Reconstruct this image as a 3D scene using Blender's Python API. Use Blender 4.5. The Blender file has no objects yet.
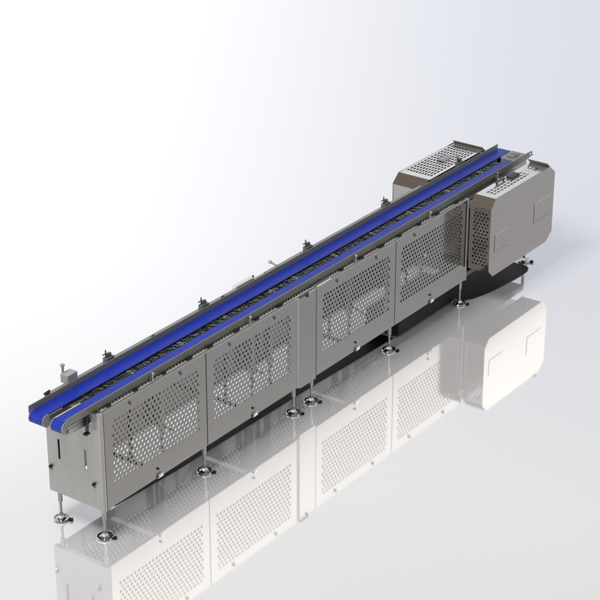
import bpy, bmesh, math, random
from mathutils import Vector, Matrix
random.seed(7)
S = bpy.context.scene
COL = S.collection

# ------------------------------------------------------------------ materials
def mat(name, color, metallic=0.0, rough=0.5, brush=None, bump=0.0, var=0.0, spec=0.5, coat=0.0):
    m = bpy.data.materials.new(name); m.use_nodes = True
    nt = m.node_tree; N = nt.nodes; L = nt.links
    b = N['Principled BSDF']
    b.inputs['Base Color'].default_value = (*color, 1)
    b.inputs['Metallic'].default_value = metallic
    b.inputs['Roughness'].default_value = rough
    b.inputs['Specular IOR Level'].default_value = spec
    b.inputs['Coat Weight'].default_value = coat
    if brush:
        tc = N.new('ShaderNodeTexCoord'); mp = N.new('ShaderNodeMapping')
        mp.inputs['Scale'].default_value = brush
        L.new(tc.outputs['Object'], mp.inputs['Vector'])
        n = N.new('ShaderNodeTexNoise'); n.inputs['Scale'].default_value = 1.0
        n.inputs['Detail'].default_value = 4.0
        L.new(mp.outputs['Vector'], n.inputs['Vector'])
        if var:
            mr = N.new('ShaderNodeMapRange')
            mr.inputs['To Min'].default_value = rough - var; mr.inputs['To Max'].default_value = rough + var
            L.new(n.outputs['Fac'], mr.inputs['Value']); L.new(mr.outputs['Result'], b.inputs['Roughness'])
            mx = N.new('ShaderNodeMix'); mx.data_type = 'RGBA'
            mx.inputs[6].default_value = (*[c * .93 for c in color], 1)
            mx.inputs[7].default_value = (*[min(1, c * 1.07) for c in color], 1)
            L.new(n.outputs['Fac'], mx.inputs[0]); L.new(mx.outputs[2], b.inputs['Base Color'])
        if bump:
            bp = N.new('ShaderNodeBump'); bp.inputs['Strength'].default_value = bump
            bp.inputs['Distance'].default_value = .002
            L.new(n.outputs['Fac'], bp.inputs['Height']); L.new(bp.outputs['Normal'], b.inputs['Normal'])
    return m

M = dict(
    panel=mat('brushed_sheet_steel', (.285, .275, .256), .92, .13, (2, 2, 60), 0, .03),
    endsheet=mat('brushed_end_sheet', (.31, .305, .29), .5, .36, (2, 60, 2), 0, .04),
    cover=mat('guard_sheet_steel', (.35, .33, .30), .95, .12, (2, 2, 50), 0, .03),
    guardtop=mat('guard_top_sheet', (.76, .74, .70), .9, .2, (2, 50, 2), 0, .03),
    shelf=mat('bright_shelf_sheet', (.62, .61, .58), .5, .3),
    rail=mat('rail_steel', (.17, .175, .16), .35, .5, (4, 60, 60), 0, .05),
    frame=mat('frame_steel', (.32, .315, .30), 1, .3, (8, 60, 60), .02, .05),
    dark=mat('dark_steel', (.06, .06, .06), 1, .35),
    green=mat('chain_steel', (.13, .16, .14), .85, .28),
    polish=mat('polished_steel', (.5, .5, .49), 1, .07),
    black=mat('black_rubber', (.006, .006, .006), 0, .6, spec=.2),
    clamp=mat('clamp_steel', (.13, .135, .135), .7, .4),
    mat=mat('black_shadow_sheet', (.003, .003, .003), 0, .45, spec=.12),  # flat black for the sheets that stand in for floor shadow
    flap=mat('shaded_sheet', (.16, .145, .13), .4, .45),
    roller=mat('grey_plastic', (.21, .22, .21), 0, .45),
    block=mat('grey_cast_block', (.24, .24, .25), .4, .45, (40, 40, 40), .05, .05),
    blue=mat('blue_belt', (.004, .017, .23), 0, .4, (300, 300, 300), .08, .04, spec=.28),
)

# ------------------------------------------------------------------ mesh builders
class MB:
    def __init__(s): s.bm = bmesh.new()
    def quad(s, pts):
        s.bm.faces.new([s.bm.verts.new(p) for p in pts])
    def box(s, x0, x1, y0, y1, z0, z1, bev=0.0, seg=2):
        t = bmesh.new()
        vs = [t.verts.new((x, y, z)) for x in (x0, x1) for y in (y0, y1) for z in (z0, z1)]
        for f in ((0, 1, 3, 2), (4, 6, 7, 5), (0, 4, 5, 1), (2, 3, 7, 6), (0, 2, 6, 4), (1, 5, 7, 3)):
            t.faces.new([vs[i] for i in f])
        if bev: bmesh.ops.bevel(t, geom=t.edges[:], offset=bev, segments=seg, affect='EDGES', profile=.5)
        s.join(t)
        return s
    def join(s, t, mtx=None):
        if mtx: t.transform(mtx)
        me = bpy.data.meshes.new('tmp'); t.to_mesh(me); t.free()
        s.bm.from_mesh(me); bpy.data.meshes.remove(me)
    def cyl(s, p0, p1, r, r2=None, seg=20):
        p0 = Vector(p0); p1 = Vector(p1); d = p1 - p0
        t = bmesh.new()
        bmesh.ops.create_cone(t, cap_ends=True, segments=seg, radius1=r, radius2=r if r2 is None else r2, depth=d.length)
        s.join(t, Matrix.Translation((p0 + p1) / 2) @ d.to_track_quat('Z', 'Y').to_matrix().to_4x4())
        return s
    def lathe(s, prof, c, seg=40):
        rings = []
        for r, z in prof:
            rings.append([s.bm.verts.new((c[0] + r * math.cos(2 * math.pi * k / seg), c[1] + r * math.sin(2 * math.pi * k / seg), c[2] + z)) for k in range(seg)])
        for a, b in zip(rings, rings[1:]):
            for k in range(seg):
                s.bm.faces.new((a[k], a[(k + 1) % seg], b[(k + 1) % seg], b[k]))
        s.bm.faces.new(rings[0][::-1]); s.bm.faces.new(rings[-1])
        return s
    def prism(s, poly, axis, a, b):
        """poly of 2-D points in the plane normal to axis, extruded from a to b"""
        def P(u, v, w):
            return {0: (w, u, v), 1: (u, w, v), 2: (u, v, w)}[axis]
        A = [s.bm.verts.new(P(u, v, a)) for u, v in poly]; B = [s.bm.verts.new(P(u, v, b)) for u, v in poly]
        s.bm.faces.new(A); s.bm.faces.new(B[::-1]); n = len(poly)
        for i in range(n): s.bm.faces.new((A[i], B[i], B[(i + 1) % n], A[(i + 1) % n]))
        return s
    def perf(s, P, u0, u1, v0, v1, holes_u0, holes_v0, pu, pv, nu, nv, r, t, stagger=True, ru=None, seg=12, sq=1.0):
        """perforated sheet; P(u,v,w) maps to 3-D, w = 0 is the front, w = t the back.  Real holes."""
        ru = ru or r
        bm = s.bm
        def rect(a, b, c, d):
            if b - a < 1e-6 or d - c < 1e-6: return
            s.quad([P(a, c, 0), P(b, c, 0), P(b, d, 0), P(a, d, 0)])
            s.quad([P(a, c, t), P(a, d, t), P(b, d, t), P(b, c, t)])
        H0 = holes_v0 - pv / 2; H1 = H0 + nv * pv
        rect(u0, u1, v0, H0); rect(u0, u1, H1, v1)
        for j in range(nv):
            off = pu / 2 if (stagger and j % 2) else 0
            n = nu - (1 if (stagger and j % 2) else 0)
            c0 = holes_v0 + (j - .5) * pv; c1 = c0 + pv
            a0 = holes_u0 + off - pu / 2; a1 = a0 + n * pu
            rect(u0, a0, c0, c1); rect(a1, u1, c0, c1)
            for i in range(n):
                cu = a0 + (i + .5) * pu; cv = (c0 + c1) / 2
                inn, out = [], []
                for k in range(seg):
                    an = 2 * math.pi * (k + .5) / seg; ca, sa = math.cos(an), math.sin(an)
                    inn.append((cu + ru * math.copysign(abs(ca) ** sq, ca), cv + r * math.copysign(abs(sa) ** sq, sa)))
                    m_ = max(abs(ca) / (pu / 2), abs(sa) / (pv / 2))
                    out.append((cu + ca / m_, cv + sa / m_))
                cor = {}
                for w in (0, t):
                    I = [bm.verts.new(P(a, b, w)) for a, b in inn]; O = [bm.verts.new(P(a, b, w)) for a, b in out]
                    for k in range(seg):
                        k2 = (k + 1) % seg
                        (ax, ay), (bx, by) = out[k], out[k2]
                        pts = [O[k]]
                        # corner of the cell between two outer points on different sides
                        if abs(ax - bx) > 1e-7 and abs(ay - by) > 1e-7:
                            cx = a0 + (i + (1 if (ax + bx) / 2 > cu else 0)) * pu
                            cy = c1 if (ay + by) / 2 > cv else c0
                            pts.append(bm.verts.new(P(cx, cy, w)))
                        pts.append(O[k2])
                        f = pts + [I[k2], I[k]]
                        bm.faces.new(f if w == 0 else f[::-1])
                    cor[w] = I
                A, B = cor[0], cor[t]
                for k in range(seg):
                    k2 = (k + 1) % seg
                    bm.faces.new((A[k], A[k2], B[k2], B[k]))
        # rims
        for (a, c), (b, d) in (((u0, v0), (u1, v0)), ((u1, v0), (u1, v1)), ((u1, v1), (u0, v1)), ((u0, v1), (u0, v0))):
            s.quad([P(a, c, 0), P(a, c, t), P(b, d, t), P(b, d, 0)])
        return s
    def build(s, name, m, parent=None, smooth=False, label=None, fix=True):
        if fix: bmesh.ops.recalc_face_normals(s.bm, faces=s.bm.faces[:])
        me = bpy.data.meshes.new(name); s.bm.to_mesh(me); s.bm.free()
        me.materials.append(M[m] if isinstance(m, str) else m)
        if smooth:
            for p in me.polygons: p.use_smooth = True
            try: me.set_sharp_from_angle(angle=math.radians(35))
            except Exception: pass
        o = bpy.data.objects.new(name, me); COL.objects.link(o)
        if parent: o.parent = parent
        if label: o['label'] = label
        return o

ZF = -0.012          # floor level
# ------------------------------------------------------------------ floor
fm = bpy.data.materials.new('polished_white_floor'); fm.use_nodes = True
nt = fm.node_tree; N = nt.nodes; L = nt.links
for n in list(N): N.remove(n)
out = N.new('ShaderNodeOutputMaterial'); mix = N.new('ShaderNodeMixShader')
dif = N.new('ShaderNodeBsdfDiffuse'); dif.inputs['Color'].default_value = (.74, .74, .75, 1)
glo = N.new('ShaderNodeBsdfGlossy'); glo.inputs['Color'].default_value = (.97, .97, .97, 1); glo.inputs['Roughness'].default_value = .042
mix.inputs[0].default_value = .60
L.new(dif.outputs[0], mix.inputs[1]); L.new(glo.outputs[0], mix.inputs[2]); L.new(mix.outputs[0], out.inputs[0])
f = MB(); f.quad([(-150, -150, ZF), (150, -150, ZF), (150, 150, ZF), (-150, 150, ZF)])
fl = f.build('studio_floor', fm); fl['kind'] = 'structure'

# ------------------------------------------------------------------ machine
root = bpy.data.objects.new('belt_conveyor', None); COL.objects.link(root)
root['label'] = 'long steel conveyor with twin blue belts and perforated cabinets on the glossy white floor'
root['category'] = 'conveyor'

YF, YB = -0.027, 0.434
ZB, ZT = 0.197, 0.877
T = .004
# --- perforated access panels
PU, PV = .036, .0325
def panel(x0, x1, side):
    w = x1 - x0
    n = 24
    hs = x0 + (w - (n - 1) * PU) / 2
    m = MB()
    if side < 0: P = lambda u, v, d: (u, YF + d, v)
    else: P = lambda u, v, d: (u, YB - d, v)
    m.perf(P, x0, x1, ZB if side < 0 else ZB + .012, ZT, hs, .7875 - 13 * PV, PU, PV, n, 14, .0112 if side < 0 else .0065, T, ru=.0102 if side < 0 else .0062)
    # folded flanges: top and bottom, turned inwards
    s = 1 if side < 0 else -1
    y0 = YF if side < 0 else YB
    def fl(za, zb, yd):
        a, b = sorted((y0 + s * (T + .0002), y0 + s * yd)); m.box(x0, x1, a, b, za, zb)
    fl(ZT - .003, ZT - .0002, .03)
    if side < 0: fl(ZB + .0002, ZB + .003, .022)
    p = m.build('perforated_panel', 'panel', root)
    yo = y0 - s * .001
    for fx in (.25, .745):                       # quarter turn latches near the top edge
        q = MB(); cx = x0 + w * fx
        q.cyl((cx, yo, .85), (cx, yo - s * .009, .85), .0075, seg=14)
        q.box(cx - .003, cx + .003, min(yo - s * .013, yo), max(yo - s * .013, yo), .832, .853)
        q.build('latch', 'frame', p)
    cx = x0 + w * .49
    q = MB()
    q.cyl((cx, yo, .262), (cx, yo - s * .008, .262), .0085, seg=14)
    q.build('lock_screw', 'dark', p)
    for k in (-.05, -.02, .01, .04):
        pass
    q = MB(); a, b = sorted((yo, yo - s * .012))
    q.box(cx - .005, cx + .035, a, b, .198, .226, .002)
    q.cyl((cx - .012, (a + b) / 2, .20), (cx + .045, (a + b) / 2, .20), .006, seg=10)
    q.build('hinge', 'polish', p, smooth=True)
    return p
spans = [(.010, 1.003), (1.011, 2.004), (2.238, 3.234), (3.242, 4.232)]
for a, b in spans:
    panel(a, b, -1); panel(a, b, 1)

# --- rounded corner posts and joint covers
def post(x0, x1, y0, y1, name='corner_post'):
    m = MB(); t = bmesh.new()
    vs = [t.verts.new((x, y, z)) for x in (x0, x1) for y in (y0, y1) for z in (ZB - .004, ZT + .001)]
    for f_ in ((0, 1, 3, 2), (4, 6, 7, 5), (0, 4, 5, 1), (2, 3, 7, 6), (0, 2, 6, 4), (1, 5, 7, 3)): t.faces.new([vs[i] for i in f_])
    ed = [e for e in t.edges if abs(e.verts[0].co.z - e.verts[1].co.z) > .1]
    bmesh.ops.bevel(t, geom=ed, offset=.014, segments=6, affect='EDGES', profile=.5)
    m.join(t)
    return m.build(name, 'endsheet', root, smooth=True)
for (y0, y1) in ((YF - .005, YF + .034), (YB - .034, YB + .001)):
    post(-.030 if y0 < 0 else -.0155, .008, y0, y1)
    post(2.006, 2.036, y0, y1)
    post(4.2345, 4.262, y0, y1)
for s, y0 in ((1, YF), (-1, YB)):
    m = MB(); a, b = sorted((y0 + s * .001, y0 + s * .005))
    m.box(2.038, 2.234, a, b, ZB - .022, ZT - .001, .001, 1)
    a, b = sorted((y0 + s * .0052, y0 + s * .03)); m.box(2.038, 2.234, a, b, ZT - .006, ZT - .002)
    m.build('joint_cover', 'panel', root)
    m = MB(); a, b = sorted((y0 - s * .012, y0))
    m.box(2.03, 2.13, a, b, ZT + .004, ZT + .012, .002); m.cyl((2.125, (a + b) / 2, ZT - .02), (2.125, (a + b) / 2, ZT + .016), .006, seg=10)
    m.build('joint_clip', 'dark', root)

for s, y0 in ((1, YF), (-1, YB)):
    for x in (1.007, 3.238, 2.236, .009, 2.005, 2.037, 4.2335):
        m = MB(); a, b = sorted((y0 + s * .0056, y0 + s * .009)); m.box(x - .012, x + .012, a, b, ZB + .004, ZT - .006); m.build('seam_strip', 'dark', root)

# --- end panels with slots and a notch for the belts
def end_panel(x0, x1, near):
    ys = [.006, .055, .1025, .1205, .325, .343, .365, .433]
    zs = [ZB, .452, .595, .775, .868]
    m = MB()
    def gone(i, j):
        if j == 3 and ys[i] >= .055 and ys[i + 1] <= .365: return True
        if j == 1 and i in (2, 4): return True
    def cell(i, j): return 0 <= i < len(ys) - 1 and 0 <= j < len(zs) - 1 and not gone(i, j)
    for i in range(len(ys) - 1):
        for j in range(len(zs) - 1):
            if not cell(i, j): continue
            a, b, c, d = ys[i], ys[i + 1], zs[j], zs[j + 1]
            m.quad([(x0, a, c), (x0, b, c), (x0, b, d), (x0, a, d)]); m.quad([(x1, a, c), (x1, b, c), (x1, b, d), (x1, a, d)])
            if not cell(i - 1, j): m.quad([(x0, a, c), (x1, a, c), (x1, a, d), (x0, a, d)])
            if not cell(i + 1, j): m.quad([(x0, b, c), (x1, b, c), (x1, b, d), (x0, b, d)])
            if not cell(i, j - 1): m.quad([(x0, a, c), (x1, a, c), (x1, b, c), (x0, b, c)])
            if not cell(i, j + 1): m.quad([(x0, a, d), (x1, a, d), (x1, b, d), (x0, b, d)])
    bmesh.ops.remove_doubles(m.bm, verts=m.bm.verts, dist=1e-5)
    m.box(x1 + .0002, x1 + .03, .03, .39, ZB + .0002, ZB + .004)
    p = m.build('end_panel', 'endsheet', root)
    for y, z in ((.405, .382), (.045, .375)) if near else ():
        yy = y
        q = MB(); q.cyl((x0 - .0005, yy, z), (x0 - .014, yy, z), .0115, seg=6); q.cyl((x0 - .014, yy, z), (x0 - .024, yy, z), .006, seg=12)
        q.build('bolt', 'dark', p)
        q = MB(); q.cyl((x0 - .008, yy + .012, z - .018), (x0 - .008, yy + .002, z - .03), .006, seg=10); q.build('washer_tab', 'frame', p)
end_panel(-.020, -.016, True)

# --- levelling feet
def foot(x, y):
    m = MB()
    m.lathe([(.048, ZF), (.053, ZF + .003), (.054, ZF + .010), (.050, ZF + .015), (.044, ZF + .015), (.034, ZF + .013), (.022, ZF + .020), (.016, ZF + .038)], (x, y, 0))
    p = m.build('levelling_foot', 'polish', root, smooth=True)
    q = MB(); q.cyl((x, y, ZF + .036), (x, y, .20), .0085, seg=16); q.build('spindle', 'frame', p, smooth=True)
    q = MB(); q.cyl((x, y, .125), (x, y, .20), .0145, seg=20); q.build('leg_sleeve', 'frame', p, smooth=True)
    q = MB(); q.cyl((x, y, ZF + .038), (x, y, ZF + .050), .0135, seg=6); q.build('lock_nut', 'frame', p)
    q = MB(); q.cyl((x + .025, y - .062, ZF), (x + .025, y - .062, ZF + .016), .012, seg=12); q.box(x + .012, x + .034, y - .062, y - .045, ZF + .002, ZF + .010)
    q.build('floor_bolt', 'black', p)
LX = [0, 1.0, 2.0, 2.213, 3.213, 4.213, 5.227]
for x in LX:
    foot(x, 0.0); foot(x, .368)

# --- inner structure: uprights, cross beams, braces
for x in LX[:6]:
    for y in (.0, .368):
        m = MB(); m.box(x + .0125 if x == 0 else x - .018, x + .018 if x else x + .045, y + (.01 if y == 0 else -.018), y + (.04 if y == 0 else .018), .202, .79, .002); m.build('upright', 'frame', root)
for x0, x1 in ((.02, 1.99), (2.24, 4.22)):
    for y in (-.0,):
        m = MB(); m.box(x0, x1, y - .002, y + .002, .203, .235); m.build('long_rail', 'frame', root)
    for x in (.50, 1.49) if x0 < 1 else (2.72, 3.74):
        m = MB(); m.box(x - .022, x + .022, .004, .396, .2365, .241); m.build('cross_beam', 'frame', root)
        m = MB(); m.box(x - .008, x + .008, .195, .21, .245, .79); m.build('centre_upright', 'dark', root)
    for xa, xb in ((.55, .93), (1.53, 1.93)) if x0 < 1 else ((2.77, 3.15), (3.77, 4.15)):
        m = MB(); m.cyl((xa, .205, .56), (xb, .205, .27), .007, seg=10); m.build('diagonal_brace', 'dark', root)
# --- conveyor frame: side plates, centre channel, comb strips
XA, XE = -.215, 5.30
for s, y in ((1, .064), (-1, .343)):
    m = MB(); a, b = sorted((y, y + s * .004))
    m.box(XA, XE, a, b, .856, .869); m.box(XA, XE, a, b, .836, .852)
    m.box(XA + .012, .0, a, b, .795, .832); m.box(.06, XE, a, b, .795, .832)
    a, b = sorted((y + s * .012, y + s * .014)); m.box(XA + .02, XE, a, b, .80, .868)
    m.build('side_frame', 'frame', root)
for y in (.1735, .2295):
    m = MB()
    m.perf(lambda u, v, d: (u, y + d, v), XA + .03, 5.10, .80, .866, XA + .07, .835, .05, .03, 103, 1, .009, .003, stagger=False, seg=8)
    m.build('centre_plate', 'frame', root)
m = MB()
m.perf(lambda u, v, d: (u, v, .836 - d), .02, 5.1, .178, .228, .05, .203, .036, .036, 139, 1, .0095, .003, stagger=False, ru=.012, seg=8)
m.build('perforated_tray', 'guardtop', root)
m = MB(); m.box(-.19, .04, .178, .190, .855, .872, .002); m.build('guide_strip', 'guardtop', root)
# chain of links and cross pins running in the channel
m = MB()
x = .06
while x < 5.08:
    h = random.uniform(-.006, .005)
    if random.random() < .16:
        x += .0265; continue
    m.cyl((x, .178, .865 + h), (x, .228, .865 + h), .005, seg=8)
    m.box(x - .008, x + .008, .184, .1875, .852, .877 + h, .001, 1); m.box(x - .008, x + .008, .214, .2175, .852, .877 - h, .001, 1)
    if random.random() < .5: m.box(x - .006, x + .006, .190, .211, .868, .874 + h, .001, 1)
    x += .0265
m.box(.05, 5.08, .1845, .187, .846, .856); m.box(.05, 5.08, .2145, .217, .846, .856)
m.build('link_chain', 'green', root)
for k, x in enumerate([.53, 1.03, 1.52, 2.03, 2.30, 2.78, 3.27, 3.77, 4.3, 4.8]):
    m = MB(); m.box(x - .012, x + .012, .177, .230, .866, .874, .002); m.cyl((x, .203, .874), (x, .203, .882), .007, seg=6)
    m.build('channel_tie', 'frame', root)
# comb strips below the outer rails
for s, y in ((1, .046), (-1, .361)):
    m = MB(); a, b = sorted((y, y - s * .006)); x = .03
    while x < 4.22:
        m.box(x, x + .014, a, b, .846, .869); x += .031
    m.box(.03, 4.22, a, b, .836, .846)
    m.build('comb_strip', 'frame', root)
    for k in range(17):
        x = .12 + k * .25 + random.uniform(-.03, .03)
        if abs(x - 2.12) < .13: continue
        q = MB(); a, b = sorted((y - s * .008, y - s * .024)); q.box(x, x + random.uniform(.03, .05), a, b, .857, .876, .002); q.build('support_block', 'dark', root)
    m = MB(); a, b = sorted((y - s * .007, YF + .031 if s > 0 else YB - .031)); x = .06
    m.perf(lambda u, v, d: (u, v, .856 - d), .05, 4.22, a, b, .09, (a + b) / 2, .031, .028, 133, 1, .009, .003, stagger=False, seg=8)
    m.build('top_shelf', 'shelf', root)

m = MB(); m.box(2.26, 2.43, -.018, .026, ZT + .0005, ZT + .003, .001, 1); m.build('glint_plate', 'polish', root)  # added polished plate standing in for a bright reflection on the flange

# --- belts
def belt(y0, y1, xa, xb, z=.841, r=.040):
    m = MB(); n = 18
    prof = [(xa - r * math.sin(math.pi * k / n), z + r * math.cos(math.pi * k / n)) for k in range(n + 1)]
    prof += [(xb + r * math.sin(math.pi * k / n), z - r * math.cos(math.pi * k / n)) for k in range(n + 1)]
    q = r - .005
    inn = [(xa - q * math.sin(math.pi * k / n), z + q * math.cos(math.pi * k / n)) for k in range(n + 1)]
    inn += [(xb + q * math.sin(math.pi * k / n), z - q * math.cos(math.pi * k / n)) for k in range(n + 1)]
    N_ = len(prof); V = {}
    for nm, pr in (('o', prof), ('i', inn)):
        for y in (y0, y1):
            V[nm, y] = [m.bm.verts.new((a, y, b)) for a, b in pr]
    for k in range(N_):
        k2 = (k + 1) % N_
        for a, b in ((('o', y0), ('o', y1)), (('i', y0), ('i', y1)), (('o', y0), ('i', y0)), (('o', y1), ('i', y1))):
            m.bm.faces.new((V[a][k], V[a][k2], V[b][k2], V[b][k]))
    b = m.build('belt', 'blue', root, smooth=True)
    q = MB()
    for x in (xa, xb): q.cyl((x, y0 + .004, z), (x, y1 - .004, z), r - .006, seg=28)
    q.build('end_roller', 'roller', b, smooth=True)
    q = MB()
    for y in (y0 - .006, y1 + .001):
        q.cyl((xa + .002, y, z), (xa + .002, y + .005, z), r + .002, seg=32); q.cyl((xb - .002, y, z), (xb - .002, y + .005, z), r - .002, seg=32)
    ya = y0 - .010
    q.cyl((xa, ya, z), (xa, y0 - .005, z), .011, seg=16)
    q.box(xa, xa + .14, y0 - .005, y0 - .001, z - .036, z + .032)
    q.build('end_plate', 'roller', b, smooth=True)
    q = MB(); q.box(xa + .05, xb - .05, y0 + .003, y1 - .003, z + .026, z + r - .0055); q.build('slider_bed', 'frame', b)
    return b
b1 = belt(.238, .3445, XA + .004, 5.325); b1['label'] = 'rear blue belt, the wider and longer one'
b2 = belt(.082, .166, XA + .004, 5.105); b2['label'] = 'front blue belt beside the outer rail'

# gearbox block at the far end of the front belt
m = MB(); m.box(5.16, 5.345, .086, .232, .80, .884, .008, 2); g = m.build('end_block', 'block', root)
m = MB(); m.box(5.20, 5.30, .13, .20, .8842, .899, .006, 2); m.cyl((5.25, .165, .899), (5.25, .165, .908), .02, seg=16); m.build('block_cap', 'block', g)
m = MB(); m.cyl((5.38, .07, .88), (5.38, .07, .90), .006, seg=10); m.cyl((5.33, .062, .872), (5.39, .062, .872), .005, seg=8); m.build('sensor_pin', 'dark', g)

# --- guide rails
for s, y in ((1, .047), (-1, .3545)):
    m = MB(); a, b = sorted((y, y + s * .006)); m.box(-.242, 5.318, a, b, .870, .921, .0012, 1)
    m.build('guide_rail', 'rail', root)
BX = [.545, 1.555, 2.80, 3.79, 4.78]
for x in BX:                                             # front brackets
    m = MB(); m.box(x - .02, x + .02, .036, .0462, .835, .885, .002); m.box(x - .008, x + .008, .0, .036, .846, .856, .002)
    p = m.build('rail_bracket', 'frame', root)
    q = MB(); q.cyl((x, .030, .858), (x, .030, .915), .0055, seg=12); q.cyl((x, .030, .905), (x, .030, .915), .008, seg=12); q.build('clamp_pin', 'guardtop', p, smooth=True)
    q = MB(); q.box(x - .03, x + .05, .012, .020, .862, .868, .002); q.build('clamp_lever', 'guardtop', p)
for x in [.53, 1.50, 2.70, 3.71, 4.77]:                     # rear clamps
    m = MB(); m.box(x - .036, x + .036, .3612, .402, .885, .932, .004); m.box(x - .010, x + .022, .375, .395, .930, .955, .003)
    p = m.build('rail_bracket', 'clamp', root)
    q = MB(); q.cyl((x - .02, .388, .93), (x - .02, .388, .982), .005, seg=12); q.cyl((x - .046, .392, .955), (x - .01, .388, .955), .0045, seg=10); q.build('clamp_pin', 'clamp', p, smooth=True)
# grey sensor box near the infeed end
m = MB(); m.box(.125, .215, .3612, .425, .905, .965, .003); p = m.build('sensor_box', 'roller', root)
q = MB(); q.cyl((.15, .425, .955), (.15, .425, 1.01), .009, seg=12); q.cyl((.15, .425, 1.008), (.15, .425, 1.02), .015, seg=14); q.build('sensor_knob', 'roller', p, smooth=True)
m = MB(); m.box(.06, .30, .3612, .385, .885, .900, .002); m.build('sensor_mount', 'dark', p)
m = MB(); m.box(-.07, -.035, .3612, .380, .905, .928, .004); m.cyl((-.08, .372, .926), (-.03, .372, .930), .007, seg=10); m.build('rail_clip', 'dark', root)
m = MB(); m.box(1.83, 2.03, .3612, .40, .915, .936, .003); m.build('junction_cover', 'guardtop', root)
m = MB(); m.cyl((2.31, .365, .915), (2.31, .42, .93), .007, seg=10); m.cyl((2.31, .42, .93), (2.31, .44, .935), .011, seg=12); m.build('side_knob', 'frame', root, smooth=True)
m = MB(); m.box(.93, .96, .3612, .37, .905, .926, .002); m.build('rail_clip', 'frame', root)
m = MB(); m.box(1.67, 1.70, .3612, .37, .905, .926, .002); m.build('rail_clip', 'frame', root)
# bracket hanging below the infeed side frame
m = MB(); m.box(-.062, -.052, .04, .063, .755, .868, .002); m.box(-.085, -.045, .035, .063, .742, .754, .002); m.build('hanging_bracket', 'dark', root)

# --- drive guards either side of the discharge end
def guard(side):
    Y = (lambda y: y) if side < 0 else (lambda y: .446 - y)
    yo, yi = -.234, (-.047 if side < 0 else .050)
    X0, X1, X2, X3 = 4.242, 4.306, 5.147, 5.236
    if side > 0: X0, X1, X2, X3 = 4.258, 4.340, 5.180, 5.265
    Z0, Z1, Z2, Z3 = .258, .325, .838, .910
    LIP = .036 if side < 0 else .026
    def mir(mb):
        if side > 0:
            for v in mb.bm.verts: v.co.y = Y(v.co.y)
        return mb
    g = MB().prism([(X0, Z1), (X0, Z2), (X1, Z3), (X2, Z3), (X3, Z2), (X3, Z1), (X2, Z0), (X1, Z0)], 1, yo, yo + .004)
    g = mir(g).build('drive_guard', 'cover', root)
    g['label'] = 'solid chamfered steel guard on the %s side of the discharge end' % ('near' if side < 0 else 'far')
    t = MB(); ztop = .9045
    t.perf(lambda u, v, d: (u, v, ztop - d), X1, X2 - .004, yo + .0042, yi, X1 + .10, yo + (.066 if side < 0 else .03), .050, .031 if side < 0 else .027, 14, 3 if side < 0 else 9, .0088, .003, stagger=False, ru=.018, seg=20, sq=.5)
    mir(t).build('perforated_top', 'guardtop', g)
    t = MB(); k = .003
    t.prism([(X0 + .0005, Z2), (X1 + .0, Z3), (X1 + k, Z3 - .002), (X0 + .0035, Z2 - .003)], 1, yo + .0045, yi)
    mir(t).build('sloped_flap', 'cover', g)
    t = MB()
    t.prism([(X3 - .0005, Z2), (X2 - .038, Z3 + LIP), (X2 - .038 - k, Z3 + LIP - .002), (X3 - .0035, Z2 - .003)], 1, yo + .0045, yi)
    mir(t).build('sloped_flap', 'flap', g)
    t = MB()
    if side < 0: t.perf(lambda u, v, d: (X0 + .004 + d, u, v), yo + .0045, yi, .305, Z2 - .004, yo + .028, .36, .030, .0285, 5 , 16, .0088, .003, seg=10)
    else: t.box(X0 + .004, X0 + .007, yo + .0045, yi, .305, Z2 - .004)
    mir(t).build('perforated_side' if side < 0 else 'side_sheet', 'cover' if side < 0 else 'endsheet', g)
    t = MB(); t.box(X3 - .006, X3 - .003, yo + .0045, yi, Z1, Z2 - .004)
    mir(t).build('end_sheet', 'cover', g)
    t = MB(); t.prism([(X0 + .008, .303), (X1 + .02, .262), (X2, .262), (X3 - .006, Z1 - .002), (X3 - .010, Z1 + .002), (X2 - .002, .266), (X1 + .022, .266), (X0 + .012, .306)], 1, yo + .0045, yi)
    mir(t).build('bottom_sheet', 'dark', g)
    # raised square tabs on the big face
    for (a, b, c, d) in ((4.318, 4.52, .462, .60), (4.925, 5.16, .50, .66)):
        t = MB(); t.box(a, b, yo - .0022, yo - .0002, c, d, .0008, 1); mir(t).build('inspection_tab', 'cover', g)
        t = MB(); t.box(a - .004, a - .0005, yo - .0014, yo - .0002, c, d); t.box(a, b, yo - .0014, yo - .0002, c - .003, c - .0005); mir(t).build('tab_seam', 'dark', g)
    # low flat plate and handle on top
    t = MB(); t.box(4.74, 4.86, -.125, -.065, ztop + .001, ztop + .016, .004); mir(t).build('top_plate', 'dark' if side < 0 else 'cover', g)
    if side > 0: return
    t = MB(); t.box(4.56, 4.70, -.088, -.072, ztop + .012, ztop + .02, .003); t.cyl((4.58, -.08, ztop), (4.58, -.08, ztop + .014), .008, seg=10); t.cyl((4.68, -.08, ztop), (4.68, -.08, ztop + .014), .008, seg=10)
    mir(t).build('top_handle', 'dark', g)
guard(-1); guard(1)
# drive body between the guards
m = MB(); m.box(4.30, 5.20, -.03, .43, .335, .79, .01, 1); m.build('drive_housing', 'frame', root)
m = MB(); m.box(4.27, 5.23, -.01, .40, .20, .245, .004, 1); m.build('drive_base', 'dark', root)
m = MB()
for y in (-.13, .53): m.cyl((4.55, y, .60), (4.95, y, .60), .075, seg=28); m.box(4.5, 4.62, y - .07, y + .07, .46, .68, .01)
m.build('drive_motor', 'frame', root, smooth=True)

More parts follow.
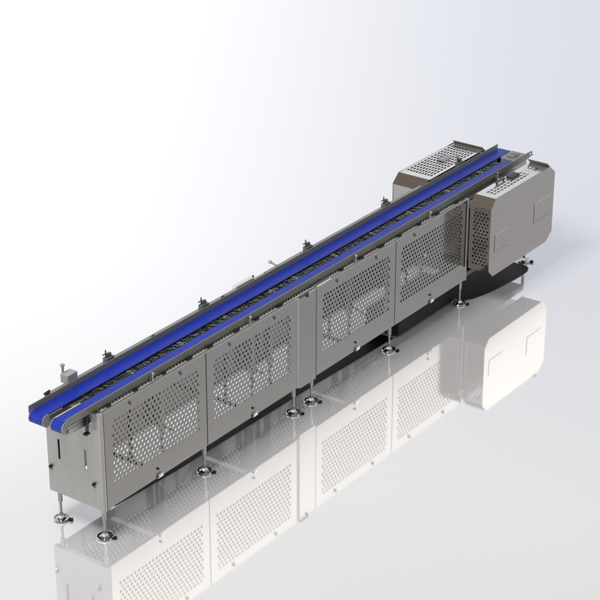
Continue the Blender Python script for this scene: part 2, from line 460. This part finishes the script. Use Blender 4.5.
m = MB(); m.box(3.42, 4.24, .055, .36, ZF + .012, .17, .012, 2); m.build('shade_block', 'black', root)  # added black block standing in for deep shade under the cabinet
m = MB(); m.prism([(4.29, .012), (4.36, -.035), (4.46, -.065), (4.58, -.088), (4.72, -.105), (4.88, -.118), (5.0, -.125), (5.08, -.12), (5.13, -.10), (5.155, -.07), (5.16, -.04), (5.16, .47), (4.29, .47)], 2, ZF + .0005, ZF + .005)  # black sheet cut to the shape of the guard's shadow
m.build('floor_shadow_sheet', 'mat', root)
m = MB(); m.prism([(.32, .20), (.9, .165), (2.45, .13), (3.40, .085), (3.40, .33), (2.45, .28), (.9, .235)], 2, ZF + .0005, ZF + .005)  # tapered black sheet standing in for the shade under the cabinets
m.build('floor_shadow_sheet', 'mat', root)

# ------------------------------------------------------------------ camera
f_, pitch, yaw = 1910.3722, .4422, .6289
cd = bpy.data.cameras.new('camera'); cam = bpy.data.objects.new('camera', cd); COL.objects.link(cam)
cd.sensor_width = 36; cd.lens = f_ / 600 * 36; cd.clip_end = 500
cam.location = (-7.5267, -6.9874, 6.4664)
F = Vector((math.cos(yaw) * math.cos(pitch), math.sin(yaw) * math.cos(pitch), -math.sin(pitch)))
cam.rotation_euler = F.to_track_quat('-Z', 'Y').to_euler()
S.camera = cam

# ------------------------------------------------------------------ studio light
w = bpy.data.worlds.new('World'); S.world = w; w.use_nodes = True
nt = w.node_tree; N = nt.nodes; L = nt.links
bg = N['Background']; bg.inputs['Strength'].default_value = 1.0
tc = N.new('ShaderNodeTexCoord'); sp = N.new('ShaderNodeSeparateXYZ'); L.new(tc.outputs['Generated'], sp.inputs[0])
def ramp(els):
    r = N.new('ShaderNodeValToRGB'); L.new(sp.outputs['Z'], r.inputs['Fac'])
    while len(r.color_ramp.elements) < len(els): r.color_ramp.elements.new(.5)
    for e, (p_, c) in zip(r.color_ramp.elements, els): e.position = p_; e.color = (*c, 1)
    return r
TOP = [(.60, (.50, .49, .48)), (.68, (.33, .27, .225)), (1.0, (.30, .26, .23))]
rr = ramp([(0.0, (.80, .83, .93)), (.27, (.84, .88, 1.0)), (.40, (.63, .665, .765)), (.53, (.64, .645, .665))] + TOP)
rl = ramp([(0.0, (1.5, 1.5, 1.5)), (.27, (1.55, 1.57, 1.6)), (.40, (1.15, 1.18, 1.24)), (.53, (.60, .61, .64))] + TOP)
# azimuth: brighter towards +y (left of the picture)
dt = N.new('ShaderNodeVectorMath'); dt.operation = 'DOT_PRODUCT'; L.new(tc.outputs['Generated'], dt.inputs[0])
a0 = math.radians(36 + 90); dt.inputs[1].default_value = (math.cos(a0), math.sin(a0), 0)
mr = N.new('ShaderNodeMapRange'); mr.inputs['From Min'].default_value = -.17; mr.inputs['From Max'].default_value = .17
mr.interpolation_type = 'SMOOTHSTEP'
L.new(dt.outputs['Value'], mr.inputs['Value'])
vm = N.new('ShaderNodeMix'); vm.data_type = 'RGBA'; vm.clamp_result = False
L.new(mr.outputs['Result'], vm.inputs[0]); L.new(rr.outputs['Color'], vm.inputs[6]); L.new(rl.outputs['Color'], vm.inputs[7])
L.new(vm.outputs[2], bg.inputs['Color'])

def area(name, loc, target, size, power, color=(1, 1, 1)):
    l = bpy.data.lights.new(name, 'AREA'); l.shape = 'DISK'; l.size = size; l.energy = power; l.color = color
    o = bpy.data.objects.new(name, l); COL.objects.link(o); o.location = loc
    o.rotation_euler = (Vector(target) - Vector(loc)).to_track_quat('-Z', 'Y').to_euler()
area('key_softbox', (-3.4, .5, 10.2), (2.0, .3, 0), 4.2, 1330, (1, .985, .96))

def direction(az, el): return Vector((math.cos(math.radians(az)) * math.cos(math.radians(el)), math.sin(math.radians(az)) * math.cos(math.radians(el)), math.sin(math.radians(el))))
# added unseen area light, lower edge tilted to brighten panels in the floor reflection
SB = 12.0
p1, p2 = direction(-41, 31.5) * SB, direction(-30, 25.0) * SB
ex = (p2 - p1).normalized(); ez = -(p1 + p2).normalized(); ez = (ez - ex * ez.dot(ex)).normalized(); ey = ez.cross(ex)
if ey.z < 0: ey = -ey
W_, H_ = 15.0, 3.0
l = bpy.data.lights.new('added_side_light', 'AREA'); l.shape = 'RECTANGLE'; l.size = W_; l.size_y = H_; l.energy = 2.4 * math.pi * W_ * H_; l.color = (1, .985, .965)
o = bpy.data.objects.new('added_side_light', l); COL.objects.link(o)
c = (p1 + p2) / 2 + ey * H_ / 2 + Vector((2.5, 0, .3))
zz = (Vector((2.5, 0, .3)) - c).normalized(); ex = (ex - zz * ex.dot(zz)).normalized(); yy = (-zz).cross(ex)
o.matrix_world = Matrix.Translation(c) @ Matrix((ex, yy, -zz)).transposed().to_4x4()

S.render.engine = 'CYCLES'
S.cycles.max_bounces = 10; S.cycles.glossy_bounces = 8; S.cycles.diffuse_bounces = 4
S.view_settings.view_transform = 'Standard'; S.view_settings.look = 'None'
S.render.resolution_x = 1024; S.render.resolution_y = 1024
